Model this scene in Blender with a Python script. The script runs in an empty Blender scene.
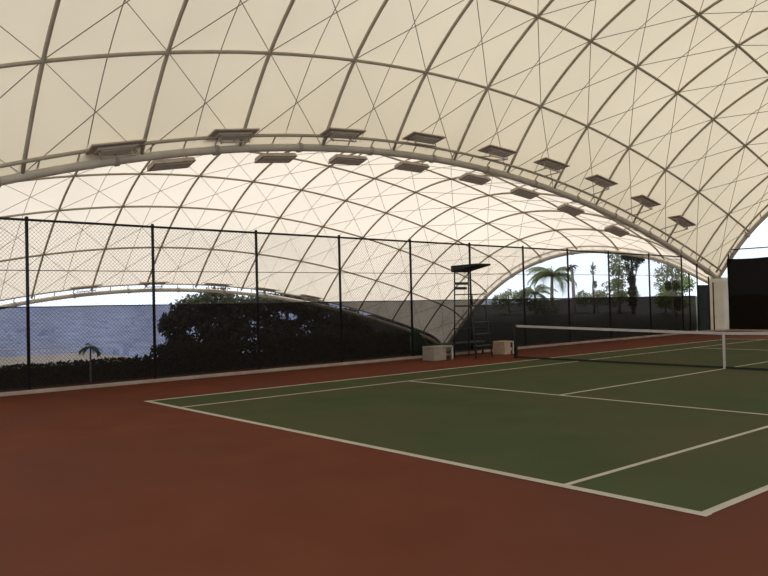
import bpy, math, random
from mathutils import Vector, Matrix
random.seed(7)
C = bpy.context.scene.collection
PI = math.pi

# ------------------------------------------------------------------ helpers
class MB:
    def __init__(s): s.v = []; s.f = []
    def poly(s, pts, faces):
        n = len(s.v); s.v += [tuple(p) for p in pts]; s.f += [tuple(i + n for i in q) for q in faces]
        return s
    def box(s, lo, hi):
        x0, y0, z0 = lo; x1, y1, z1 = hi
        return s.poly([(x0,y0,z0),(x1,y0,z0),(x1,y1,z0),(x0,y1,z0),(x0,y0,z1),(x1,y0,z1),(x1,y1,z1),(x0,y1,z1)],
                      [(0,3,2,1),(4,5,6,7),(0,1,5,4),(1,2,6,5),(2,3,7,6),(3,0,4,7)])
    def tube(s, path, r, n=8, caps=True):
        P = [Vector(p) for p in path]; m = len(P)
        rs = r if isinstance(r, (list, tuple)) else [r] * m
        base = len(s.v); prev = None
        for i, p in enumerate(P):
            t = (P[min(i+1, m-1)] - P[max(i-1, 0)]).normalized()
            if prev is None:
                a = Vector((0,0,1)) if abs(t.z) < .9 else Vector((1,0,0))
                u = t.cross(a).normalized()
            else:
                u = (prev - t * prev.dot(t)).normalized()
            w = t.cross(u); prev = u
            for k in range(n):
                an = 2*PI*k/n
                s.v.append(tuple(p + (u*math.cos(an) + w*math.sin(an)) * rs[i]))
        for i in range(m-1):
            for k in range(n):
                a = base+i*n+k; b = base+i*n+(k+1) % n
                s.f.append((a, b, b+n, a+n))
        if caps:
            s.f.append(tuple(base+k for k in reversed(range(n))))
            s.f.append(tuple(base+(m-1)*n+k for k in range(n)))
        return s
    def lathe(s, prof, c=(0,0,0), n=16):
        base = len(s.v)
        for r, z in prof:
            for k in range(n):
                a = 2*PI*k/n; s.v.append((c[0]+r*math.cos(a), c[1]+r*math.sin(a), c[2]+z))
        for i in range(len(prof)-1):
            for k in range(n):
                a = base+i*n+k; b = base+i*n+(k+1) % n
                s.f.append((a, b, b+n, a+n))
        s.f.append(tuple(base+k for k in reversed(range(n))))
        s.f.append(tuple(base+(len(prof)-1)*n+k for k in range(n)))
        return s
    def build(s, name, mat, parent=None, smooth=False, bevel=0):
        me = bpy.data.meshes.new(name); me.from_pydata(s.v, [], s.f); me.update()
        if smooth:
            me.polygons.foreach_set('use_smooth', [True]*len(me.polygons))
        if mat: me.materials.append(mat)
        o = bpy.data.objects.new(name, me); C.objects.link(o)
        if parent: o.parent = parent
        if bevel:
            b = o.modifiers.new('bevel', 'BEVEL'); b.width = bevel; b.segments = 2; b.limit_method = 'ANGLE'
        return o

def tag(o, label=None, cat=None, group=None, kind=None):
    if label: o['label'] = label
    if cat: o['category'] = cat
    if group: o['group'] = group
    if kind: o['kind'] = kind
    return o
def empty(name, loc=(0,0,0), rz=0):
    o = bpy.data.objects.new(name, None); C.objects.link(o); o.location = loc; o.rotation_euler = (0,0,rz)
    o.empty_display_size = .2
    return o
def copy_tree(o, parent=None):
    c = o.copy(); C.objects.link(c)
    if parent: c.parent = parent
    for ch in list(o.children): copy_tree(ch, c)
    return c

# ------------------------------------------------------------------ materials
def new_mat(name):
    m = bpy.data.materials.new(name); m.use_nodes = True
    nt = m.node_tree; nt.nodes.clear()
    out = nt.nodes.new('ShaderNodeOutputMaterial')
    return m, nt, out
def noise_mat(name, c1, c2, scale=4, rough=.7, detail=4, bump=0, spec=.3, metallic=0, stretch=None, c3=None, scale3=.4):
    m, nt, out = new_mat(name)
    b = nt.nodes.new('ShaderNodeBsdfPrincipled')
    tc = nt.nodes.new('ShaderNodeTexCoord'); n = nt.nodes.new('ShaderNodeTexNoise')
    n.inputs['Scale'].default_value = scale; n.inputs['Detail'].default_value = detail
    src = tc.outputs['Object']
    if stretch:
        mp = nt.nodes.new('ShaderNodeMapping'); mp.inputs['Scale'].default_value = stretch
        nt.links.new(src, mp.inputs['Vector']); src = mp.outputs['Vector']
    nt.links.new(src, n.inputs['Vector'])
    r = nt.nodes.new('ShaderNodeValToRGB')
    r.color_ramp.elements[0].position = .32; r.color_ramp.elements[1].position = .68
    r.color_ramp.elements[0].color = (*c1, 1); r.color_ramp.elements[1].color = (*c2, 1)
    nt.links.new(n.outputs['Fac'], r.inputs['Fac'])
    col = r.outputs['Color']
    if c3:
        n3 = nt.nodes.new('ShaderNodeTexNoise'); n3.inputs['Scale'].default_value = scale3; n3.inputs['Detail'].default_value = 3
        nt.links.new(src, n3.inputs['Vector'])
        r3 = nt.nodes.new('ShaderNodeValToRGB'); r3.color_ramp.elements[0].position = .42; r3.color_ramp.elements[1].position = .68
        nt.links.new(n3.outputs['Fac'], r3.inputs['Fac'])
        mx = nt.nodes.new('ShaderNodeMixRGB'); mx.inputs['Color2'].default_value = (*c3, 1)
        nt.links.new(r3.outputs['Color'], mx.inputs['Fac']); nt.links.new(col, mx.inputs['Color1']); col = mx.outputs['Color']
    nt.links.new(col, b.inputs['Base Color'])
    b.inputs['Roughness'].default_value = rough; b.inputs['Specular IOR Level'].default_value = spec
    b.inputs['Metallic'].default_value = metallic
    if bump:
        bp = nt.nodes.new('ShaderNodeBump'); bp.inputs['Strength'].default_value = bump; bp.inputs['Distance'].default_value = .02
        nt.links.new(n.outputs['Fac'], bp.inputs['Height']); nt.links.new(bp.outputs['Normal'], b.inputs['Normal'])
    nt.links.new(b.outputs['BSDF'], out.inputs['Surface'])
    return m
def membrane_mat(name, col, trans):
    m, nt, out = new_mat(name)
    tc = nt.nodes.new('ShaderNodeTexCoord'); n = nt.nodes.new('ShaderNodeTexNoise')
    n.inputs['Scale'].default_value = .25; n.inputs['Detail'].default_value = 6
    nt.links.new(tc.outputs['Object'], n.inputs['Vector'])
    r = nt.nodes.new('ShaderNodeValToRGB')
    r.color_ramp.elements[0].position = .3; r.color_ramp.elements[1].position = .7
    r.color_ramp.elements[0].color = (*[c*.93 for c in col], 1); r.color_ramp.elements[1].color = (*col, 1)
    nt.links.new(n.outputs['Fac'], r.inputs['Fac'])
    d = nt.nodes.new('ShaderNodeBsdfDiffuse'); t = nt.nodes.new('ShaderNodeBsdfTranslucent')
    nt.links.new(r.outputs['Color'], d.inputs['Color']); nt.links.new(r.outputs['Color'], t.inputs['Color'])
    mx = nt.nodes.new('ShaderNodeMixShader'); mx.inputs['Fac'].default_value = trans
    nt.links.new(d.outputs['BSDF'], mx.inputs[1]); nt.links.new(t.outputs['BSDF'], mx.inputs[2])
    nt.links.new(mx.outputs['Shader'], out.inputs['Surface'])
    return m
def weave_mat(name, col, open_fraction):
    # open-weave windscreen cloth: the holes of the weave let part of the light straight through
    m, nt, out = new_mat(name)
    tc = nt.nodes.new('ShaderNodeTexCoord'); n = nt.nodes.new('ShaderNodeTexNoise')
    n.inputs['Scale'].default_value = 1.2; n.inputs['Detail'].default_value = 5
    nt.links.new(tc.outputs['Object'], n.inputs['Vector'])
    mr = nt.nodes.new('ShaderNodeMapRange'); mr.inputs['From Min'].default_value = .3; mr.inputs['From Max'].default_value = .7
    mr.inputs['To Min'].default_value = open_fraction*.85; mr.inputs['To Max'].default_value = open_fraction*1.15
    nt.links.new(n.outputs['Fac'], mr.inputs['Value'])
    d = nt.nodes.new('ShaderNodeBsdfDiffuse'); d.inputs['Color'].default_value = (*col, 1)
    t = nt.nodes.new('ShaderNodeBsdfTransparent')
    mx = nt.nodes.new('ShaderNodeMixShader')
    nt.links.new(mr.outputs['Result'], mx.inputs['Fac'])
    nt.links.new(d.outputs['BSDF'], mx.inputs[1]); nt.links.new(t.outputs['BSDF'], mx.inputs[2])
    nt.links.new(mx.outputs['Shader'], out.inputs['Surface'])
    return m
def leaf_mat(name, c1, c2):
    m, nt, out = new_mat(name)
    g = nt.nodes.new('ShaderNodeTexCoord'); n = nt.nodes.new('ShaderNodeTexNoise'); n.inputs['Scale'].default_value = 3
    nt.links.new(g.outputs['Object'], n.inputs['Vector'])
    r = nt.nodes.new('ShaderNodeValToRGB'); r.color_ramp.elements[0].position = .35; r.color_ramp.elements[1].position = .65
    r.color_ramp.elements[0].color = (*c1, 1); r.color_ramp.elements[1].color = (*c2, 1)
    nt.links.new(n.outputs['Fac'], r.inputs['Fac'])
    d = nt.nodes.new('ShaderNodeBsdfDiffuse'); t = nt.nodes.new('ShaderNodeBsdfTranslucent')
    nt.links.new(r.outputs['Color'], d.inputs['Color']); nt.links.new(r.outputs['Color'], t.inputs['Color'])
    mx = nt.nodes.new('ShaderNodeMixShader'); mx.inputs['Fac'].default_value = .45
    nt.links.new(d.outputs['BSDF'], mx.inputs[1]); nt.links.new(t.outputs['BSDF'], mx.inputs[2])
    nt.links.new(mx.outputs['Shader'], out.inputs['Surface'])
    return m

M = dict(
    red=noise_mat('red_court', (.116,.033,.0155), (.134,.040,.019), 1.1, .9, 8, .05, .05, c3=(.105,.036,.020), scale3=.22),
    green=noise_mat('green_court', (.050,.062,.023), (.062,.073,.028), .9, .9, 8, .05, .05, c3=(.071,.066,.029), scale3=.3),
    line=noise_mat('line_paint', (.40,.34,.25), (.47,.405,.305), 3, .8, 4),
    membrane=membrane_mat('membrane_cloth', (.70,.615,.465), .43),
    membrane2=membrane_mat('membrane_cloth_lower', (.75,.665,.555), .58),
    rib=noise_mat('rib_paint', (.37,.33,.24), (.43,.385,.29), 2, .55),
    pipe=noise_mat('pipe_paint', (.50,.45,.35), (.58,.52,.41), 2.5, .45, 5),
    cable=noise_mat('cable_steel', (.20,.18,.14), (.26,.23,.18), 6, .5),
    seam=noise_mat('seam_band', (.26,.23,.18), (.32,.285,.22), 3, .8),
    cable_pale=noise_mat('pale_cable', (.46,.41,.33), (.54,.48,.39), 3, .8),
    lamp=noise_mat('lamp_housing', (.37,.31,.25), (.44,.37,.30), 5, .5),
    glass=noise_mat('lamp_glass', (.52,.45,.37), (.60,.52,.43), 8, .3, spec=.5),
    black=noise_mat('black_paint', (.010,.009,.008), (.016,.014,.012), 8, .6),
    wire=noise_mat('fence_wire', (.06,.055,.045), (.09,.08,.065), 20, .5),
    screen=weave_mat('windscreen_cloth', (.016,.012,.011), .17),
    screen_dense=weave_mat('windscreen_dense', (.012,.009,.008), .002),
    curb=noise_mat('curb_concrete', (.30,.22,.16), (.40,.31,.23), 3, .9, 6),
    pier=noise_mat('pier_plaster', (.62,.57,.43), (.72,.67,.53), 2, .85, 6),
    concrete=noise_mat('grey_concrete', (.38,.35,.31), (.48,.45,.40), 1.2, .9, 6),
    slab=noise_mat('pale_slab', (.66,.56,.50), (.78,.68,.61), 1.2, .9, 6),
    rail=noise_mat('white_rail', (.78,.78,.78), (.86,.86,.86), 4, .5),
    net=noise_mat('net_cord', (.012,.012,.011), (.020,.020,.018), 20, .8),
    tape=noise_mat('net_tape', (.42,.38,.335), (.50,.455,.41), 6, .8),
    steel=noise_mat('dark_steel', (.016,.018,.016), (.026,.028,.024), 6, .5),
    dkgreen=noise_mat('dark_green_wood', (.018,.026,.019), (.030,.040,.030), 6, .6),
    beige=noise_mat('bench_plastic', (.25,.20,.15), (.33,.27,.20), 4, .7, 5),
    beige2=noise_mat('bench_panel', (.36,.25,.16), (.46,.34,.22), 5, .7, 5),
    tarp=noise_mat('green_tarp', (.02,.20,.09), (.04,.30,.14), 6, .6, 5, .2),
    gate=noise_mat('gate_sheet', (.016,.026,.020), (.026,.038,.030), 3, .6),
    grass=noise_mat('bank_grass', (.006,.008,.004), (.013,.016,.008), 1.5, .95, 8),
    soil=noise_mat('outer_ground', (.10,.085,.065), (.15,.125,.095), .6, .95, 8),
    valley=noise_mat('haze_painted_valley', (.40,.46,.74), (.60,.68,.97), .035, .95, 12),  # aerial haze is painted into this bluish ground colour
    town=noise_mat('haze_painted_town', (.60,.67,.96), (.84,.88,.98), .05, .9, 2),  # distance haze put into the colour, lightened further to offset the shaded walls
    bark=noise_mat('bark', (.07,.055,.042), (.13,.105,.08), 4, .9, 6, .3, stretch=(3,3,.6)),
    bark_pale=noise_mat('pale_bark', (.20,.17,.14), (.30,.26,.22), 4, .9, 6, .3, stretch=(3,3,.6)),
    leaf_dark=leaf_mat('dark_leaves', (.016,.024,.010), (.040,.055,.022)),
    leaf_grey=leaf_mat('grey_leaves', (.045,.052,.034), (.12,.13,.085)),
    leaf_mid=leaf_mat('mid_leaves', (.11,.15,.06), (.22,.27,.11)),
    leaf_olive=leaf_mat('olive_leaves', (.15,.17,.10), (.30,.32,.20)),
    leaf_light=leaf_mat('light_leaves', (.16,.24,.06), (.30,.38,.12)),
)

# ------------------------------------------------------------------ roof geometry
YC = (5.07516e-07, 8.122020704405575e-05, -0.011155690313053853, -0.030704172620840412, 6.421765588856573)
def S(y):                                   # height of the long side arch above the court
    r = 0
    for c in YC: r = r*y + c
    return r
def table(tb):
    def f(u):
        n = len(tb)
        i = 0
        while i < n-2 and u > tb[i+1][0]: i += 1
        def sl(k):
            if k == 0: return (tb[1][1]-tb[0][1])/(tb[1][0]-tb[0][0])*1.12
            if k == n-1: return (tb[-1][1]-tb[-2][1])/(tb[-1][0]-tb[-2][0])
            return (tb[k+1][1]-tb[k-1][1])/(tb[k+1][0]-tb[k-1][0])
        x0, y0 = tb[i]; x1, y1 = tb[i+1]; h = x1-x0; t = (u-x0)/h
        return (y0*(2*t**3-3*t**2+1) + y1*(-2*t**3+3*t**2) + h*sl(i)*(t**3-2*t**2+t) + h*sl(i+1)*(t**3-t**2))
    return f
XE = 9.1
EM = table([(0,0),(1.6,2.09),(3.65,3.75),(5.9,4.87),(7.6,5.35),(9.1,5.52),(10.6,5.35)])
EN = table([(0,0),(1.85,1.85),(4,3.55),(6,4.7),(8.35,5.5),(10.9,5.83),(13.6,5.6),(16.2,4.95),(18.9,3.6)])
def z_main(x, y): return S(y) + EM(XE-abs(x))
def z_low(x, y): return S(y) - 3.6 + EN(x+28) - .34*max(0, (y-16.8)/1.65)**2
Y0, Y1 = -18.0, 18.45
RIBS = [.35+2.69*k for k in range(-6, 7)]
ROWS_M = [-7.5,-5.45,-3.2,-1.05,1.05,3.2,5.45,7.5]
ROWS_N = [-26.15,-24.0,-22.0,-19.65,-17.1,-14.45,-11.8]
def lin(a, b, n): return [a+(b-a)*i/n for i in range(n+1)]

def roof(name, zf, x0, x1, rows, mat, d0, d1, dy, cab=None):
    """a square sail roof: cloth, rib pipes across, purlin pipes along, bracing cables, seams"""
    xs = lin(x0, x1, 60); ys = sorted(set(lin(Y0, Y1, 96)))
    mb = MB()
    def sag(x, y):                          # the cloth billows a little between the pipes
        ry = abs(math.sin(PI*(y-RIBS[0])/2.69))
        edge = min(1, (x-x0)/1.5, (x1-x)/1.5)
        return .06*ry*max(0, edge)
    for y in ys:
        for x in xs: mb.v.append((x, y, zf(x, y) + .10 + sag(x, y) + d0*max(0, 1-(x-x0)/.5) + d1*max(0, 1-(x1-x)/.5) + dy*max(0, 1-(Y1-y)/.5)))
    n = len(xs)
    for j in range(len(ys)-1):
        for i in range(n-1):
            a = j*n+i; mb.f.append((a, a+1, a+n+1, a+n))
    root = mb.build(name, mat, smooth=True); tag(root, kind='structure')
    for y in RIBS:
        MB().tube([(x, y, zf(x, y)) for x in lin(x0, x1, 40)], .048, 8).build('rib_pipe', M['rib'], root, True)
    for x in rows:
        MB().tube([(x, y, zf(x, y)) for y in lin(Y0, Y1, 50)], .045, 8).build('purlin_pipe', M['rib'], root, True)
    yn = [Y0]+RIBS+[Y1]; xn = [x0]+rows+[x1]
    for d in (1, -1):
        starts = [(i, 0) for i in range(len(yn)-1)] + [(0 if d == 1 else 0, j) for j in range(1, len(xn)-1)]
        for i, j in starts:
            pts = []
            while 0 <= i < len(yn) and 0 <= j < len(xn):
                jj = j if d == 1 else len(xn)-1-j
                pts.append((xn[jj], yn[i], zf(xn[jj], yn[i])+.02)); i += 1; j += 1
            if len(pts) > 1: MB().tube(pts, .0115, 4).build('bracing_cable', cab or M['cable'], root)
    for a, b in zip(yn[:-1], yn[1:]):
        y = (a+b)/2
        MB().tube([(x, y, zf(x, y)+.06) for x in lin(x0+.1, x1-.1, 40)], .013, 4).build('cloth_seam', cab or M['seam'], root)
    return root
roof('ceiling', z_main, -XE, XE, ROWS_M, M['membrane'], -.13, -.13, -.18)
roof('ceiling_lower', z_low, -28.0, -9.25, ROWS_N, M['membrane2'], 0, 0, -.2, M['cable_pale'])

def arch(name, label, fat, thin, r_fat, r_thin, step, cat='roof arch'):
    """twin-pipe edge arch: fat pipe, thin pipe above it, short struts between"""
    root = empty(name, fat[0]); o = Vector(fat[0])
    L = lambda pts: [tuple(Vector(p)-o) for p in pts]
    MB().tube(L(fat), r_fat, 14).build('main_pipe', M['pipe'], root, True)
    MB().tube(L(thin), r_thin, 8).build('upper_pipe', M['rib'], root, True)
    for i in range(step, len(fat)-1, step):
        MB().tube(L([fat[i], thin[i]]), .022, 6).build('strut', M['rib'], root, True)
    for i in range(step*2, len(fat)-2, step*3):      # flange collars where lengths of pipe meet
        a, b = Vector(fat[i]), Vector(fat[i+1]); m = a+(b-a).normalized()*.10
        MB().tube(L([a, m]), r_fat*1.25, 14).build('flange', M['lamp'], root, True)
    tag(root, label, cat)
    return root
yl = lin(Y0, Y1, 84)
arch('arch_truss', 'long cream twin-pipe roof arch carrying floodlights, rising from the white pier over the side fence', [(-9.15, y, S(y)) for y in yl], [(-8.86, y, S(y)+.27) for y in yl], .125, .045, 2)
xl = lin(-XE, XE, 50)
arch('arch_truss', 'tall cream end arch climbing from the white pier above the black end windscreen',
     [(x, Y1+.1, S(Y1)+EM(XE-abs(x))-.05) for x in xl], [(x*.98, Y1-.4, S(Y1-.4)+EM(XE-abs(x))+.06) for x in xl], .125, .045, 2)
xl = lin(-28, -9.35, 50)
arch('arch_truss', 'cream end arch of the lower roof framing the palms behind the side fence',
     [(x, Y1+.1, z_low(x, Y1)-.15+.06*max(0, abs(x+18.6)/9.4-.75)) for x in xl], [(x, Y1-.1, z_low(x, Y1-.1)+.10) for x in xl], .11, .045, 2)
arch('arch_truss', 'low far arch of the lower roof crossing in front of the big dark tree',
     [(-28.05, y, z_low(-28, y)-.16) for y in yl], [(-28.0, y, z_low(-28, y)+.16) for y in yl], .10, .045, 2)

# ------------------------------------------------------------------ floodlights
def flood_upper():
    t = empty('floodlight')
    h = MB()     # hood: wide plate over a tapered skirt
    L, D = .68, .29
    h.poly([(-D,-L,.10),(D,-L,.06),(D,L,.06),(-D,L,.10),(-D,-L,.145),(D,-L,.105),(D,L,.105),(-D,L,.145)],
           [(0,3,2,1),(4,5,6,7),(0,1,5,4),(1,2,6,5),(2,3,7,6),(3,0,4,7)])
    h.build('hood', M['lamp'], t, bevel=.012)
    b = MB(); l, d = .52, .17
    b.poly([(-d*.8,-l*.94,.04),(d*.8,-l*.94,.01),(d*.8,l*.94,.01),(-d*.8,l*.94,.04),(-d,-l,.10),(d,-l,.065),(d,l,.065),(-d,l,.10)],
           [(0,3,2,1),(4,5,6,7),(0,1,5,4),(1,2,6,5),(2,3,7,6),(3,0,4,7)])
    b.build('lamp_body', M['lamp'], t, bevel=.01)
    MB().box((-.10,-.42,.0),(.10,.42,.02)).build('lens', M['glass'], t)
    MB().tube([(0,-.44,.05),(0,-.44,-.13),(0,.44,-.13),(0,.44,.05)], .022, 6).build('mounting_frame', M['lamp'], t)
    return t
def flood_lower():
    t = empty('floodlight')
    h = MB(); L, D = .60, .25
    h.poly([(-D,-L,0),(D,-L,0),(D,L,0),(-D,L,0),(-D*.8,-L*.96,.13),(D*.8,-L*.96,.13),(D*.8,L*.96,.13),(-D*.8,L*.96,.13)],
           [(0,3,2,1),(4,5,6,7),(0,1,5,4),(1,2,6,5),(2,3,7,6),(3,0,4,7)])
    h.build('hood', M['lamp'], t, bevel=.012)
    MB().box((-.18,-.52,-.025),(.18,.52,.004)).build('lens', M['glass'], t)
    return t
ORD = ['first','second','third','fourth','fifth','sixth','seventh','eighth','ninth','tenth']
def arms(o, pts):
    """two bracket arms from the lamp to the arch, each fitted to where its lamp hangs"""
    inv = (Matrix.Translation(o.location) @ o.rotation_euler.to_matrix().to_4x4()).inverted()
    for q in pts: MB().tube([tuple(inv @ Vector(p)) for p in q], .02, 6).build('bracket', M['rib'], o)
up = [(-8.02,13.28,4.89),(-8.12,10.58,5.59),(-8.22,7.62,6.18),(-8.32,4.65,6.56),(-8.41,1.82,6.73),(-8.53,-1.48,6.8),(-8.63,-4.61,6.57),(-8.75,-8.07,6.14),(-8.85,-11.09,5.46)]
protos = [(flood_upper(), flood_lower())]
lamps = []
pu, pl = protos[0]
for i, (x, y, z) in enumerate(up):
    o = pu if i == 0 else copy_tree(pu)
    sl = S(y+.5)-S(y-.5)
    o.location = (x, y, z-.02); o.rotation_euler = (math.atan(sl), -.12-.24*i/8, 0); lamps.append((o, x, y, z, 0))
    tag(o, f'hooded floodlight above the arch, {ORD[i]} of the upper row counting from the white pier', 'floodlight', 'floodlights of the upper row')
low = [11.12,7.85,4.97,2.21,-.83,-3.5,-6.1,-9.27]
for i, y in enumerate(low):
    o = pl if i == 0 else copy_tree(pl)
    o.location = (-9.85, y, S(y)-.25)
    sl = (S(y+.5)-S(y-.5)); o.rotation_euler = (math.atan(sl), -.26, 0); lamps.append((o, -9.85, y, S(y)-.25, 1))
    tag(o, f'flat floodlight slung under the arch, {ORD[i]} of the lower row counting from the white pier', 'floodlight', 'floodlights of the lower row')
far = [7.5,4.5,1.55,-2.0,-5.35]
for i, y in enumerate(far):
    o = copy_tree(pu); o.location = (-27.75, y, z_low(-28, y)+.12)
    o.rotation_euler = (math.atan(S(y+.5)-S(y-.5)), 0, 0)
    tag(o, f'small distant floodlight on the low far arch, {ORD[i]} one counting from the right', 'floodlight', 'floodlights of the far arch')

for o, x, y, z, k in lamps:
    pts = []
    for s_ in (-.36, .36):
        sl = S(y+.5)-S(y-.5)
        if k == 0: pts.append([(x, y+s_, z+.02+sl*s_), (x, y+s_, z-.16+sl*s_), (-8.90, y+s_*.9, S(y+s_*.9)+.31)])
        else: pts.append([(x, y+s_, z+.11+sl*s_), (x+.1, y+s_, z+.2+sl*s_), (-9.27, y+s_*.9, S(y+s_*.9)+.02)])
    arms(o, pts)
# ------------------------------------------------------------------ piers
def pier(name, x, y, zb, zt, w, d, label):
    root = empty(name, (x, y, zb)); h = zt-zb
    # rounded-corner column, slightly flared at the head
    mb = MB(); n = 24; base = []
    for z, s in ((0,.96),(.10,1.0),(h*.82,1.0),(h*.93,1.06),(h,1.14)):
        for k in range(n):
            a = 2*PI*k/n; ca, sa = math.cos(a), math.sin(a)
            e = .45
            mb.v.append((w/2*s*math.copysign(abs(ca)**e, ca), d/2*s*math.copysign(abs(sa)**e, sa), z))
    for i in range(4):
        for k in range(n):
            a = i*n+k; b = i*n+(k+1) % n; mb.f.append((a,b,b+n,a+n))
    mb.f.append(tuple(reversed(range(n)))); mb.f.append(tuple(range(4*n, 5*n)))
    mb.build('column', M['pier'], root, True)
    MB().box((-w*.45,-d*.45,h),(w*.45,d*.45,h+.05)).build('bearing_plate', M['rib'], root)
    tag(root, label, 'pier')
pier('roof_pier', -9.08, Y1+.12, 0, 2.52, .78, .7, 'cream plastered pier at the fence corner where the two roof arches meet')
pier('roof_pier', -28.1, Y1+.1, -3.7, -1.2, .8, .8, 'far cream pier carrying the low corner of the lower roof')

# ------------------------------------------------------------------ ground and court
fl = MB().box((-10.4,-27,-3.7),(16,24,0)).build('floor', M['red']); tag(fl, kind='structure')
MB().box((-5.485,-11.885,0),(5.485,11.885,.004)).build('floor_green_court', M['green'])['kind'] = 'structure'
ti = 0
def line(x0, y0, x1, y1):
    global ti
    ti += 1
    tag(MB().box((x0,y0,.0045),(x1,y1,.008)).build(f'trim_{ti}', M['line']), kind='structure')
A, B, Cc, Sv = 5.485, 11.885, 4.115, 6.42
line(-A-.05,-B-.06,A+.05,-B+.04); line(-A-.05,B-.04,A+.05,B+.06)
for sx in (-1, 1):
    line(sx*A-.04, -B+.04, sx*A+.04, B-.04); line(sx*Cc-.03, -B+.04, sx*Cc+.03, -Sv-.03)
    line(sx*Cc-.03, -Sv-.03, sx*Cc+.03, Sv+.03); line(sx*Cc-.03, Sv+.03, sx*Cc+.03, B-.04)
line(-Cc+.03,-Sv-.03,Cc-.03,-Sv+.03); line(-Cc+.03,Sv-.03,Cc-.03,Sv+.03)
line(-.03,-Sv+.03,.03,Sv-.03)
tag(MB().box((-9.02,-26,-.001),(-8.84,17.6,.085)).build('trim_kerb', M['curb'], bevel=.015), kind='structure')
tag(MB().box((-8.5,18.0,-.001),(16,18.13,.085)).build('trim_kerb_end', M['curb'], bevel=.015), kind='structure')

# lower terrace beyond the side fence, bank behind the end, valley far below
g = MB(); g.box((-36,-45,-4.2),(-10.4,20.5,-3.7)); tag(g.build('ground_lower_terrace', M['soil']), kind='structure')
g = MB(); nx, ny = 40, 30
for j in range(ny+1):
    for i in range(nx+1):
        x = -48+78*i/nx; y = 19.6+42*j/ny
        if x > -9.3: y = max(y, 24.0)
        h = -3.75 + min(1, (y-19.6)/3.2)**.8*4.35 if x <= -9.3 else -.02+.55*min(1,(y-24)/3)
        h += .14*math.sin(x*1.7+y)*math.sin(y*1.3)*min(1, (y-19.6)/2)
        h += max(0, (y-27))*.03
        g.v.append((x, y, h))
for j in range(ny):
    for i in range(nx):
        a = j*(nx+1)+i; g.f.append((a, a+1, a+nx+2, a+nx+1))
tag(g.build('ground_bank', M['grass'], smooth=True), kind='structure')
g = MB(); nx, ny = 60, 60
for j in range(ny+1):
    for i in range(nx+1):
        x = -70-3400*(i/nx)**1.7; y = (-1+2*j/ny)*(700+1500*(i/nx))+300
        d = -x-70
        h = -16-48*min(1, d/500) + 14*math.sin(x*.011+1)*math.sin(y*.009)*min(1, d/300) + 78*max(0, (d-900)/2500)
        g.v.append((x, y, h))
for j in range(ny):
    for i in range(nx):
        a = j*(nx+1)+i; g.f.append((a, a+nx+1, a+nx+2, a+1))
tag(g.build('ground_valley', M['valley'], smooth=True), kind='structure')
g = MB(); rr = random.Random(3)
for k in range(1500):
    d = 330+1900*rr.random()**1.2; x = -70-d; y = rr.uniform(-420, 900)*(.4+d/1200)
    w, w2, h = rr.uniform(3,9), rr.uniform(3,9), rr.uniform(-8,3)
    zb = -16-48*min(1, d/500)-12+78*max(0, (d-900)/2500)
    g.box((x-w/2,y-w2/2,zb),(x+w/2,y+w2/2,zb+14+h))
tag(g.build('town_buildings', M['town']), 'pale town with haze painted into its colour, spread over the valley seen through the windscreen', 'town', kind='stuff')

# parapet terrace beyond the lower roof
tr = empty('terrace_roof', (-43, -9, -1.05))
MB().box((0,-16,-.3),(9,8.6,0)).build('slab', M['slab'], tr, bevel=.02)
MB().box((.4,-15.6,-2.7),(8.6,8.2,-.3)).build('wall', M['concrete'], tr)
MB().tube([(.1,-16,.42),(.1,8.5,.42)], .035, 8).build('handrail', M['rail'], tr, True)
for k in range(66):
    y = -15.9+.375*k
    MB().tube([(.1,y,0),(.1,y,.42)], .022, 5).build('baluster', M['rail'], tr)
tag(tr, 'flat pale terrace roof edged by a white railing, behind the fence on the left', 'terrace')

g = MB(); rg = random.Random(8)
def leaf_strip(mb, n, x0, x1, y0, y1, z0, z1, size):
    for _ in range(n):
        p = Vector((rg.uniform(x0,x1), rg.uniform(y0,y1), z0+(z1-z0)*rg.random()**.6))
        u = Vector((rg.gauss(0,1),rg.gauss(0,1),rg.gauss(0,1))).normalized(); v = u.cross(Vector((rg.gauss(0,1),rg.gauss(0,1),rg.gauss(0,1)))).normalized()
        q = size*rg.uniform(.6,1.3); mb.poly([p-u*q, p-v*q*.5, p+u*q, p+v*q*.5], [(0,1,2,3)])
g.box((-33.1,-24,-3.7),(-32.4,22,-1.15))
leaf_strip(g, 5200, -33.3, -32.2, -24, 0, -2.4, -.93, .15)
leaf_strip(g, 6500, -33.3, -32.0, 0, 22, -2.4, -.35, .17)
tag(g.build('hedge', M['leaf_dark']), 'long dark hedge along the lower terrace, below the terrace roof and the dark trees', 'hedge')
# ------------------------------------------------------------------ side fence
FX = -8.93
def fh(y): return 3.672-.0088*y
def sh(y): return 1.818-.0052*y
posts = [-18.65,-15.87,-13.07,-10.23,-7.37,-4.62,-1.85,.84,3.62,6.26,9.0,12.05,14.8]
def chain(mb, ax, a0, a1, z0, z1, pitch=.062, w=.0029):
    """diamond mesh wires between two posts; ax maps (a, z, offset) to a point"""
    L = a1-a0; H = z1-z0
    for d in (1, -1):
        k = -H
        while k < L:
            s0 = max(0, -k); s1 = min(H, L-k)
            if s1 > s0:
                pa, pb = (k+s0, s0), (k+s1, s1)
                if d < 0: pa, pb = (L-pa[0], pa[1]), (L-pb[0], pb[1])
                mb.tube([ax(a0+pa[0], z0+pa[1], d*.003), ax(a0+pb[0], z0+pb[1], d*.003)], w, 3, False)
            k += pitch*1.414
fence = empty('chain_link_fence', (FX, 0, 0))
for y in posts:
    p = MB().tube([(0,y,-.02),(0,y,fh(y))], .036, 10).build('post', M['black'], fence, True)
    MB().lathe([(.040,0),(.042,.02),(.02,.045)], (0,y,fh(y)), 10).build('post_cap', M['black'], p)
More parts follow.
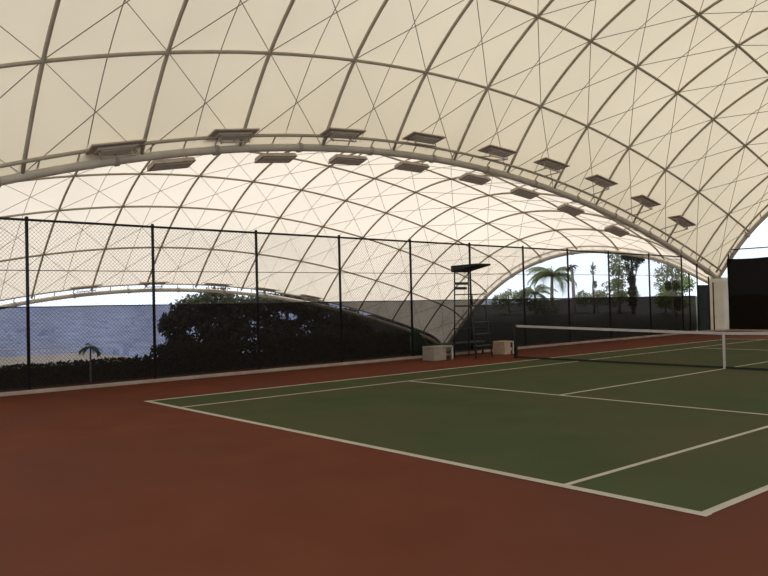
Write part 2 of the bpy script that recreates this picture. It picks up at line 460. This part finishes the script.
MB().tube([(0,posts[0],fh(posts[0])-.03),(0,posts[-1],fh(posts[-1])-.03)], .028, 8).build('top_rail', M['black'], fence, True)
MB().tube([(0,posts[0],2.66),(0,posts[-1],2.66)], .010, 6).build('tension_wire', M['wire'], fence, True)
for a, b in zip(posts[:-1], posts[1:]):
    mb = MB(); chain(mb, lambda a_, z_, o_: (.02+o_, a_, z_), a+.03, b-.03, .06, fh(b)-.04)
    mb.build('wire_mesh', M['wire'], fence)
tag(fence, 'long black chain link fence along the left side of the court', 'fence')
def cloth(name, ax, a0, a1, zb, zt, mat, seg=.35, sagamp=.022, per=2.78, rows=6, top=None):
    mb = MB(); n = max(2, int((a1-a0)/seg))
    for j in range(rows+1):
        for i in range(n+1):
            a = a0+(a1-a0)*i/n; t = j/rows
            sg = sagamp*abs(math.sin(PI*(a-a0)/per))+.012*math.sin(a*2.3)
            z = zb+((top(a) if top else zt)-sg-zb)*t
            mb.v.append(ax(a, z, .012*math.sin(a*3.1+j)))
    for j in range(rows):
        for i in range(n):
            k = j*(n+1)+i; mb.f.append((k, k+1, k+n+2, k+n+1))
    return mb.build(name, mat, smooth=True)
w = empty('windscreen', (FX+.06, 0, 0))
c = cloth('mesh_cloth', lambda a, z, o: (o, a, z), posts[0], 15.9, .06, 1.84, M['screen'], top=sh); c.parent = w
MB().tube([(0,y,sh(y)-.003-.022*abs(math.sin(PI*(y-posts[0])/2.78))-.012*math.sin(y*2.3)) for y in lin(posts[0], 15.9, 100)], .012, 5).build('hem', M['black'], w, True)
tag(w, 'black see-through windscreen tied along the lower half of the side fence', 'windscreen')

# gate and short posts between the fence end and the pier
gt = empty('fence_gate', (FX, 16.3, 0))
for y in (-.10, 1.0): MB().tube([(0,y,0),(0,y,2.62 if y > 0 else 3.2)], .035, 8).build('gate_post', M['black'], gt, True)
fr = MB(); 
for z in (.08, 1.1, 2.2): fr.tube([(0,-.05,z),(0,.96,z)], .025, 6)
for y in (0, .92): fr.tube([(0,y,.08),(0,y,2.2)], .025, 6)
fr.build('gate_frame', M['black'], gt)
MB().box((-.008,.0,.1),(.008,.92,2.18)).build('gate_panel', M['gate'], gt)
MB().tube([(.03,.1,1.05),(.07,.1,1.05),(.07,.1,1.2),(.03,.1,1.2)], .01, 6).build('handle', M['steel'], gt)
tag(gt, 'dark green sheet gate between the fence end and the cream pier', 'gate')
for y, h, lb in ((15.45,2.72,'short black post standing just past the last fence panel'), (17.72,2.3,'thin dark post standing against the cream pier')):
    pz = empty('fence_post', (FX, y, 0))
    MB().tube([(0,0,0),(0,0,h)], .034, 8).build('pole', M['black'], pz, True)
    MB().lathe([(.038,0),(.04,.02),(.015,.04)], (0,0,h), 8).build('cap', M['black'], pz)
    tag(pz, lb, 'fence post')

# ------------------------------------------------------------------ end fence with the tall black windscreen
EY = 18.26
ef = empty('end_fence', (-8.40, EY, 0))
for k in range(8):
    MB().tube([(k*3.0,0,0),(k*3.0,0,3.9)], .036, 8).build('post', M['black'], ef, True)
MB().tube([(0,0,3.88),(21,0,3.88)], .028, 8).build('top_rail', M['black'], ef, True)
for k in range(7):
    mb = MB(); chain(mb, lambda a, z, o: (a, o, z), k*3.0+.03, k*3.0+2.97, 3.4, 3.86); mb.build('wire_mesh', M['wire'], ef)
tag(ef, 'black end fence behind the far baseline at the right', 'fence')
c = cloth('windscreen', lambda a, z, o: (a, EY-.06+o, z), -8.44, 12.5, .0, 3.44, M['screen_dense'], per=3.0)
tag(c, 'tall dense black windscreen across the end of the court at the right', 'windscreen')

# ------------------------------------------------------------------ tennis net
net = empty('tennis_net', (0,0,0))
PX = 6.38
def nt_top(x): return .875 + (1.0-.875)*(abs(x)/PX)**1.15
for s in (-1, 1):
    p = MB().tube([(s*PX,0,0),(s*PX,0,1.02)], .04, 12).build('net_post', M['black'], net, True)
    MB().lathe([(.044,0),(.044,.03),(.02,.05)], (s*PX,0,1.02), 12).build('post_cap', M['black'], p)
    MB().lathe([(.09,0),(.09,.015),(.05,.03)], (s*PX,0,.004), 12).build('base_plate', M['black'], p)
xs = lin(-PX+.05, PX-.05, 60)
mb = MB()
for i, x in enumerate(xs):
    mb.v += [(x,-.012,nt_top(x)-.065),(x,-.012,nt_top(x)),(x,.012,nt_top(x)),(x,.012,nt_top(x)-.065)]
for i in range(len(xs)-1):
    a = i*4
    for k in range(4): mb.f.append((a+k, a+(k+1)%4, a+4+(k+1)%4, a+4+k))
mb.f.append((0,1,2,3)); e = (len(xs)-1)*4; mb.f.append((e+3,e+2,e+1,e))
mb.build('headband', M['tape'], net)
mb = MB(); k = -PX+.1
while k < PX-.05:
    mb.tube([(k,0,.05),(k,0,nt_top(k)-.05)], .0016, 3, False); k += .048
z = .06
while z < .98:
    seg = [(x,0,min(z, nt_top(x)-.05)) for x in lin(-PX+.06, PX-.06, 30)]
    if z < .82: mb.tube(seg, .0016, 3, False)
    z += .048
mb.build('netting', M['net'], net)
mb = MB(); mb.box((-PX+.06,-.006,.008),(PX-.06,.006,.055)); mb.build('bottom_band', M['net'], net)
mb = MB(); mb.box((-.027,-.018,.008),(.027,-.013,nt_top(0)+.003)); mb.box((-.027,.013,.008),(.027,.018,nt_top(0)+.003)); mb.box((-.027,-.018,nt_top(0)),(.027,.018,nt_top(0)+.006))
mb.build('centre_strap', M['tape'], net)
for s in (-1, 1):
    MB().box((s*(PX-.07)-.02,-.014,.05),(s*(PX-.07)+.02,.014,nt_top(PX)-.02)).build('side_band', M['net'], net)
tag(net, 'black tennis net with a pale headband and white centre strap', 'tennis net')

# ------------------------------------------------------------------ umpire chair
uc = empty('umpire_chair', (-7.72,-.46,0))
rear, front, hw = -.36, .36, .31
def bar(a, b, r=.02): return MB().tube([a, b], r, 8)
for s in (-1, 1):
    bar((rear-.08,s*(hw+.02),0),(rear,s*hw,2.74),.022).build('rear_post', M['steel'], uc, True)
    bar((front+.14,s*(hw+.06),0),(front-.06,s*hw,1.62),.022).build('front_leg', M['steel'], uc, True)
    a = MB(); a.tube([(rear,s*hw,1.96),(front,s*hw,1.96),(front,s*hw,1.62)], .017, 8); a.build('armrest', M['steel'], uc, True)
    bar((rear-.05,s*hw,.9),(front+.05,s*hw,.9),.015).build('side_brace', M['steel'], uc, True)
MB().box((rear-.02,-hw,1.58),(front+.03,hw,1.63)).build('seat', M['steel'], uc, bevel=.01)
for z in (2.16, 2.31):
    o_ = .0
    MB().box((rear-.02,-hw-.04 if z < 2.2 else -hw,z-.042),(rear+.02,hw-.1 if z < 2.2 else hw,z+.042)).build('back_slat', M['steel'], uc, bevel=.008)
for z in (.38,.74,1.10,1.38):
    f = front+.14-.2*z/1.62
    MB().box((f-.06,-hw-.04,z-.015),(f+.09,hw+.04,z+.015)).build('step', M['dkgreen'], uc)
cp = MB()
cp.poly([(rear-.10,-hw-.06,2.66),(front+.22,-hw-.02,2.84),(front+.22,hw+.02,2.84),(rear-.10,hw+.06,2.66),
         (rear-.10,-hw-.06,2.87),(front+.22,-hw-.02,2.89),(front+.22,hw+.02,2.89),(rear-.10,hw+.06,2.87)],
        [(0,3,2,1),(4,5,6,7),(0,1,5,4),(1,2,6,5),(2,3,7,6),(3,0,4,7)])
cp.build('canopy', M['black'], uc, bevel=.01)
tag(uc, 'tall black steel umpire chair with a roof standing beside the net post', 'umpire chair')

# benches at the chair
db = empty('courtside_bench', (-8.48,-.25,0))
MB().box((-.2,-.95,.40),(.2,1.05,.44)).build('seat', M['dkgreen'], db, bevel=.008)
for y in (-.85,.95):
    for x in (-.15,.15): MB().box((x-.025,y-.025,0),(x+.025,y+.025,.40)).build('leg', M['steel'], db)
MB().box((-.02,-.85,.12),(.02,.95,.16)).build('stretcher', M['steel'], db)
tag(db, 'low dark green slatted bench behind the umpire chair', 'bench')
def side_bench(loc, m, label, flip=False, L=.98):
    b = empty('side_bench', loc)
    MB().box((-.26,0,.37),(.26,L,.42)).build('seat', m, b, bevel=.012)
    MB().box((.20,.0,0),(.25,L*.62,.37)).build('front_panel', m, b, bevel=.008)
    MB().box((-.25,.0,0),(.20,.05,.37)).build('end_panel', m, b)
    for x in (-.22,.22): MB().box((x-.025,L-.055,0),(x+.025,L-.005,.37)).build('leg', M['tape'], b, bevel=.006)
    tag(b, label, 'bench')
side_bench((-7.95,-2.12,0), M['beige'], 'beige box bench with an open end left of the umpire chair', L=.82)
side_bench((-7.85,.94,0), M['beige2'], 'tan box bench between the umpire chair and the net post', L=.48)

# green bundle by the fence
gb = empty('tarpaulin_bundle', (-9.6,-1.45,-3.7))
mb = MB(); rg = random.Random(5); n = 18
prof = [(.20,0),(.46,.10),(.54,.35),(.50,.60),(.34,.82),(.12,.94),(.02,.96)]
for i, (r, z) in enumerate(prof):
    for k in range(n):
        a = 2*PI*k/n; q = r*(1+.12*math.sin(3*a+i)+.08*rg.uniform(-1,1)); z2 = z*(1-.35*math.sin(a)*min(1,r*3)) if z > .2 else z
        mb.v.append((q*math.cos(a)*.5, q*math.sin(a)-.25*z, z2))
for i in range(len(prof)-1):
    for k in range(n):
        a = i*n+k; b = i*n+(k+1) % n; mb.f.append((a,b,b+n,a+n))
mb.f.append(tuple(reversed(range(n)))); mb.f.append(tuple((len(prof)-1)*n+k for k in range(n)))
gb.location = (-9.65,-.72,0)
gb.scale = (.8,.85,.8)
mb.build('sheet', M['tarp'], gb, True)
MB().lathe([(.015,0),(.045,.03),(.045,.06),(.015,.09)], (-.02,-.42,.98), 10).build('white_cap', M['tape'], gb, True)
MB().tube([(-.02,-.42,.0),(-.02,-.42,.99)], .02, 6).build('stake', M['steel'], gb)
tag(gb, 'green tarpaulin bundle seen through the windscreen just left of the beige bench', 'tarpaulin')

# ------------------------------------------------------------------ vegetation
def leaf_cloud(mb, c, rad, n, size, rg, flat=1.0):
    for _ in range(n):
        while True:
            d = Vector((rg.uniform(-1,1), rg.uniform(-1,1), rg.uniform(-1,1)))
            if .15 < d.length < 1: break
        d *= (.55+.45*rg.random())/max(.3, d.length)**.5
        p = Vector(c)+Vector((d.x*rad[0], d.y*rad[1], d.z*rad[2]))
        u = Vector((rg.gauss(0,1), rg.gauss(0,1), rg.gauss(0,1)*flat)).normalized()
        v = u.cross(Vector((rg.gauss(0,1), rg.gauss(0,1), rg.gauss(0,1)))).normalized()
        s = size*rg.uniform(.6,1.3)
        mb.poly([p-u*s, p-v*s*.42, p+u*s, p+v*s*.42], [(0,1,2,3)])
def tree(name, loc, h, crowns, leaves, size, lm, bm, r0, label, cat='tree', group=None, seed=1, lean=(0,0)):
    rg = random.Random(seed); t = empty(name, loc)
    top = (lean[0], lean[1], h)
    pts = [(lean[0]*k/5+rg.uniform(-.05,.05)*(k > 0), lean[1]*k/5+rg.uniform(-.05,.05)*(k > 0), h*k/5) for k in range(6)]
    tk = MB().tube(pts, [r0*(1-.13*k) for k in range(6)], 9).build('trunk', bm, t, True)
    for cx, cy, cz, rx, ry, rz in crowns:
        k = min(5, max(1, int(cz/h*5*.7))); a = pts[k]
        m = ((a[0]+cx)/2, (a[1]+cy)/2, (a[2]+cz)/2-.1)
        MB().tube([a, m, (cx,cy,cz)], [r0*.45, r0*.3, r0*.12], 6).build('branch', bm, t, True)
    mb = MB()
    for cx, cy, cz, rx, ry, rz in crowns: leaf_cloud(mb, (cx,cy,cz), (rx,ry,rz), leaves, size, rg)
    mb.build('foliage', lm, t)
    tag(t, label, cat, group)
    return t
def palm(loc, h, fr_len, nf, label, seed=1, lm='leaf_mid', r=.13, lean=.2):
    rg = random.Random(seed); t = empty('palm_tree', loc)
    pts = [(lean*(k/6)**2, 0, h*k/6) for k in range(7)]
    MB().tube(pts, [r*(1.15-.05*k) for k in range(7)], 9).build('trunk', M['bark_pale'], t, True)
    for i in range(nf):
        a = 2*PI*i/nf+rg.uniform(-.25,.25); el = rg.uniform(-.15,1.05); L = fr_len*rg.uniform(.8,1.1)
        mb = MB(); spine = []
        p = Vector((lean,0,h)); e = el
        dirh = Vector((math.cos(a), math.sin(a), 0)); side = Vector((-math.sin(a), math.cos(a), 0))
        for k in range(11):
            spine.append(p.copy()); p = p + (dirh*math.cos(e)+Vector((0,0,1))*math.sin(e))*(L/10); e -= .19
        mb.tube(spine, [.02*(1-k/12) for k in range(11)], 4)
        for k in range(1, 11):
            for sgn in (-1, 1):
                for q in (0, .5):
                    b = spine[k-1].lerp(spine[k], q); ll = L*.30*math.sin(PI*(.12+.85*(k-1+q)/10))
                    tip = b+(side*sgn*.8+dirh*.5+Vector((0,0,-.55)))*ll
                    w_ = dirh*.035
                    mb.poly([b-w_, tip, b+w_], [(0,1,2)])
        mb.build('frond', M[lm], t)
    tag(t, label, 'palm tree')
    return t
GRP = 'trees beyond the end of the lower court'
palm((-24.7,26,.5), 2.9, 2.2, 38, 'fan of green palm fronds under the lower end arch, left of the tall bare stem', 2, 'leaf_mid', .12, .1)
palm((-26.9,27,.4), 1.8, 2.0, 28, 'short palm left of the larger palm under the lower end arch', 4, 'leaf_olive', .11, -.1)
palm((-22.45,25.5,.4), 3.5, .55, 7, 'tall bare palm stem with a tiny tuft against the white sky', 5, 'leaf_dark', .11, -.12)
tree('slender_tree', (-20.9,25.5,.45), 3.3, [(0,0,3.2,.22,.22,.5),(.1,.1,2.2,.2,.2,.3)], 60, .11, M['leaf_olive'], M['bark'], .09, 'thin dark trunk with few leaves, right of the gap of white sky', 'tree', GRP, 11)
tree('slender_tree', (-20.0,27,.5), 4.2, [(-.2,0,3.9,.6,.5,.6),(.35,.2,2.9,.6,.5,.6),(-.3,.2,3.0,.5,.5,.5),(0,0,2.1,.7,.5,.5),(.1,0,1.2,.7,.5,.5)], 170, .12, M['leaf_olive'], M['bark_pale'], .09, 'wispy olive tree between the thin dark trunk and the ivy-covered one', 'tree', GRP, 12, (.15,0))
tree('slender_tree', (-19.3,26,.45), 3.6, [(.1,0,3.3,.55,.5,.5),(-.2,.2,2.2,.5,.5,.5),(.2,0,1.5,.5,.4,.4)], 110, .11, M['leaf_mid'], M['bark'], .07, 'leafy sapling close on the left of the ivy-covered trunk', 'tree', GRP, 13, (.1,0))
tree('ivy_tree', (-18.3,26,.45), 4.6, [(0,0,.9,.30,.30,.6),(0,0,1.7,.34,.34,.6),(-.05,0,2.4,.32,.3,.55),(.0,0,3.4,.62,.5,.6),(-.35,0,3.9,.5,.45,.4),(.55,0,3.75,.5,.4,.4)], 420, .09, M['leaf_dark'], M['bark'], .13, 'dark trunk wrapped in ivy rising to the edge of the roof', 'tree', GRP, 14)
tree('slender_tree', (-17.2,28,.5), 4.6, [(-.3,0,3.9,.8,.6,.6),(.5,0,4.1,.7,.5,.5),(1.2,.2,3.4,.7,.5,.5),(.6,.2,2.8,.7,.5,.5),(-.1,0,2.0,.7,.5,.6),(-.2,0,1.1,.7,.5,.5)], 180, .11, M['leaf_mid'], M['bark_pale'], .08, 'thin pale tree with loose leaves on the right of the ivy-covered trunk', 'tree', GRP, 15, (.3,0))
tree('light_shrub', (-16.0,27,.55), 1.5, [(0,0,1.5,.9,.6,.7),(.7,0,1.9,.8,.5,.6),(-.8,.2,.9,.8,.5,.6),(.2,0,.7,1.1,.6,.5)], 450, .11, M['leaf_light'], M['bark'], .05, 'bright yellow-green bush catching light near the fence end', 'shrub', None, 16)
tree('slender_tree', (-15.1,25.0,.4), 3.6, [(0,0,3.3,.7,.5,.5),(-.6,0,2.7,.6,.5,.5),(.5,.2,2.4,.6,.5,.5),(0,0,1.5,.7,.5,.5)], 150, .10, M['leaf_olive'], M['bark_pale'], .06, 'loose grey-green tree rising over the bright bush near the fence end', 'tree', GRP, 25, (.2,0))
tree('dark_sapling', (-14.0,23.5,.3), 2.7, [(0,0,2.0,.30,.3,.35),(-.45,0,2.0,.22,.2,.35),(.1,0,1.0,.25,.25,.5)], 140, .10, M['leaf_dark'], M['bark'], .05, 'dark hanging leaves beside the last fence post', 'tree', None, 17)
tree('slender_tree', (-12.6,25.5,.3), 3.2, [(0,0,2.8,.5,.5,.5),(.2,0,1.8,.5,.4,.5),(-.3,0,1.2,.5,.5,.5)], 130, .10, M['leaf_mid'], M['bark'], .06, 'small green tree behind the dark green gate', 'tree', None, 18)
tree('broad_bush', (-28.6,26,.0), 2.0, [(0,0,1.9,.9,.8,.7),(1.2,0,1.9,1.0,.7,.7),(2.4,.2,1.3,1.0,.7,.7),(-1.3,.5,1.6,.9,.8,.7),(3.6,.3,.9,1.0,.7,.6)], 300, .13, M['leaf_olive'], M['bark'], .07, 'grey-green bush under the left foot of the lower end arch', 'shrub', None, 19)
tree('slender_tree', (-21.6,28.5,.5), 2.3, [(0,0,2.0,.7,.5,.5),(.7,0,1.5,.7,.5,.5),(-.7,0,1.4,.6,.5,.5)], 150, .11, M['leaf_olive'], M['bark_pale'], .05, 'small loose tree low in the gap of white sky right of the bare palm stem', 'tree', GRP, 26)
tree('broad_bush', (-23.0,29,.5), 1.6, [(0,0,1.2,.9,.7,.6),(1.3,0,1.0,.9,.7,.6),(-1.2,0,1.2,.9,.7,.6),(2.6,0,1.3,.9,.7,.6)], 330, .12, M['leaf_olive'], M['bark_pale'], .06, 'low hazy shrub behind the bare palm stem', 'shrub', None, 20)
tree('broad_tree', (-7.0,27,.5), 3.6, [(-1.8,0,4.0,1.5,1,.8),(.2,0,4.4,1.5,1,.8),(2.1,0,4.2,1.4,1,.9),(4.0,.3,4.7,1.4,1,.9)], 420, .15, M['leaf_light'], M['bark'], .13, 'pale green trees showing above the black end windscreen', 'tree', None, 21)

# the big dark tree and its neighbours beyond the lower roof
tree('broadleaf_tree', (-34.6,4.4,-4.2), 5.5, [(0,-2.2,4.9,1.2,1.1,1.0),(0,-1.0,5.8,1.2,1.5,1.0),(0,.6,6.3,1.3,1.6,1.0),(0,-1.8,3.6,1.2,1.2,.9),(0,.3,4.8,1.6,1.8,1.2),(0,2.2,5.6,1.3,1.5,1.2),(.2,1.7,4.2,1.4,1.6,1.0),(0,0,3.2,1.5,2.6,1.0)], 900, .19, M['leaf_grey'], M['bark'], .25, 'large dark broadleaf tree behind the windscreen, its left edge against the haze-tinted valley', 'tree', None, 31)
tree('broadleaf_tree', (-34,9.8,-4.2), 5.5, [(0,-1.8,5.9,1.3,1.5,1.0),(0,.2,6.2,1.3,1.6,1.0),(0,2,5.7,1.3,1.5,1.0),(0,-1,4.4,1.5,1.8,1.1),(0,1.4,4.3,1.5,1.8,1.1),(0,0,3.1,1.5,2.8,1.0)], 900, .19, M['leaf_grey'], M['bark'], .25, 'middle dark broadleaf tree under the peak of the far arch', 'tree', None, 32)
tree('broadleaf_tree', (-34,14.6,-4.2), 4.6, [(0,-1.6,5.1,1.2,1.4,.9),(0,.2,4.9,1.2,1.4,.8),(0,1.6,4.2,1.0,1.2,.7),(0,-.6,3.7,1.4,1.8,.9),(0,1.2,3.0,1.3,1.6,.8)], 700, .18, M['leaf_grey'], M['bark'], .2, 'right-hand dark tree where the far arch comes down', 'tree', None, 33)
tree('broad_bush', (-34.9,18.0,-4.2), 2.4, [(0,-1.6,2.5,1.0,1.3,.7),(0,0,2.7,1.0,1.3,.7),(0,1.7,2.8,1.0,1.3,.8)], 380, .16, M['leaf_dark'], M['bark'], .1, 'low dark bush behind the foot of the far arch', 'shrub', None, 34)
tree('broad_bush', (-32.4,.9,-4.2), 2.2, [(0,-1.2,2.5,.9,1.1,.6),(0,.6,2.8,.9,1.3,.8)], 300, .15, M['leaf_dark'], M['bark'], .1, 'small dark bush at the left foot of the big tree', 'shrub', None, 35)
palm((-31.0,-4.1,-3.7), 3.55, .8, 12, 'small young palm standing alone in front of the pale terrace roof', 9, 'leaf_mid', .05, .05)

# ------------------------------------------------------------------ light
wd = bpy.data.worlds.new('World'); bpy.context.scene.world = wd; wd.use_nodes = True
nt = wd.node_tree; nt.nodes.clear()
out = nt.nodes.new('ShaderNodeOutputWorld'); bg = nt.nodes.new('ShaderNodeBackground')
tc = nt.nodes.new('ShaderNodeTexCoord'); sp = nt.nodes.new('ShaderNodeSeparateXYZ')
nt.links.new(tc.outputs['Generated'], sp.inputs['Vector'])
rp = nt.nodes.new('ShaderNodeValToRGB')
rp.color_ramp.elements[0].position = 0; rp.color_ramp.elements[0].color = (.80,.88,1,1)
rp.color_ramp.elements[1].position = .6; rp.color_ramp.elements[1].color = (.86,.92,1,1)
nt.links.new(sp.outputs['Z'], rp.inputs['Fac']); nt.links.new(rp.outputs['Color'], bg.inputs['Color'])
bg.inputs['Strength'].default_value = 1.52
nt.links.new(bg.outputs['Background'], out.inputs['Surface'])
sun = bpy.data.lights.new('sun', 'SUN'); sun.energy = 3.6; sun.angle = math.radians(24); sun.color = (1,.93,.80)
so = bpy.data.objects.new('sun', sun); C.objects.link(so)
d = Vector((-.30,.65,.70)).normalized()
so.rotation_euler = d.to_track_quat('Z', 'Y').to_euler(); so.location = (-30,40,60)

# ------------------------------------------------------------------ camera
px, py, pz, yaw, pit, rol, f = 8.54325500736462, -17.82206863284461, 1.781607213779557, -0.8660362775024981, 0.018743774522556184, -0.024787501440343276, 758.7152244681554
fw = Vector((math.sin(yaw)*math.cos(pit), math.cos(yaw)*math.cos(pit), math.sin(pit)))
r = Vector((math.cos(yaw), -math.sin(yaw), 0)); u = r.cross(fw)
r2 = r*math.cos(rol)+u*math.sin(rol); u2 = u*math.cos(rol)-r*math.sin(rol)
cam = bpy.data.cameras.new('camera'); co = bpy.data.objects.new('camera', cam); C.objects.link(co)
cam.sensor_fit = 'HORIZONTAL'; cam.sensor_width = 36; cam.lens = f*36/768; cam.clip_end = 8000; cam.clip_start = .05
mt = Matrix((r2, u2, -fw)).transposed().to_4x4(); mt.translation = (px, py, pz)
co.matrix_world = mt
sc = bpy.context.scene; sc.camera = co
sc.view_settings.view_transform = 'Standard'; sc.view_settings.look = 'None'
sc.view_settings.exposure = 0; sc.view_settings.gamma = 1
sc.cycles.max_bounces = 10; sc.cycles.diffuse_bounces = 5; sc.cycles.transparent_max_bounces = 24
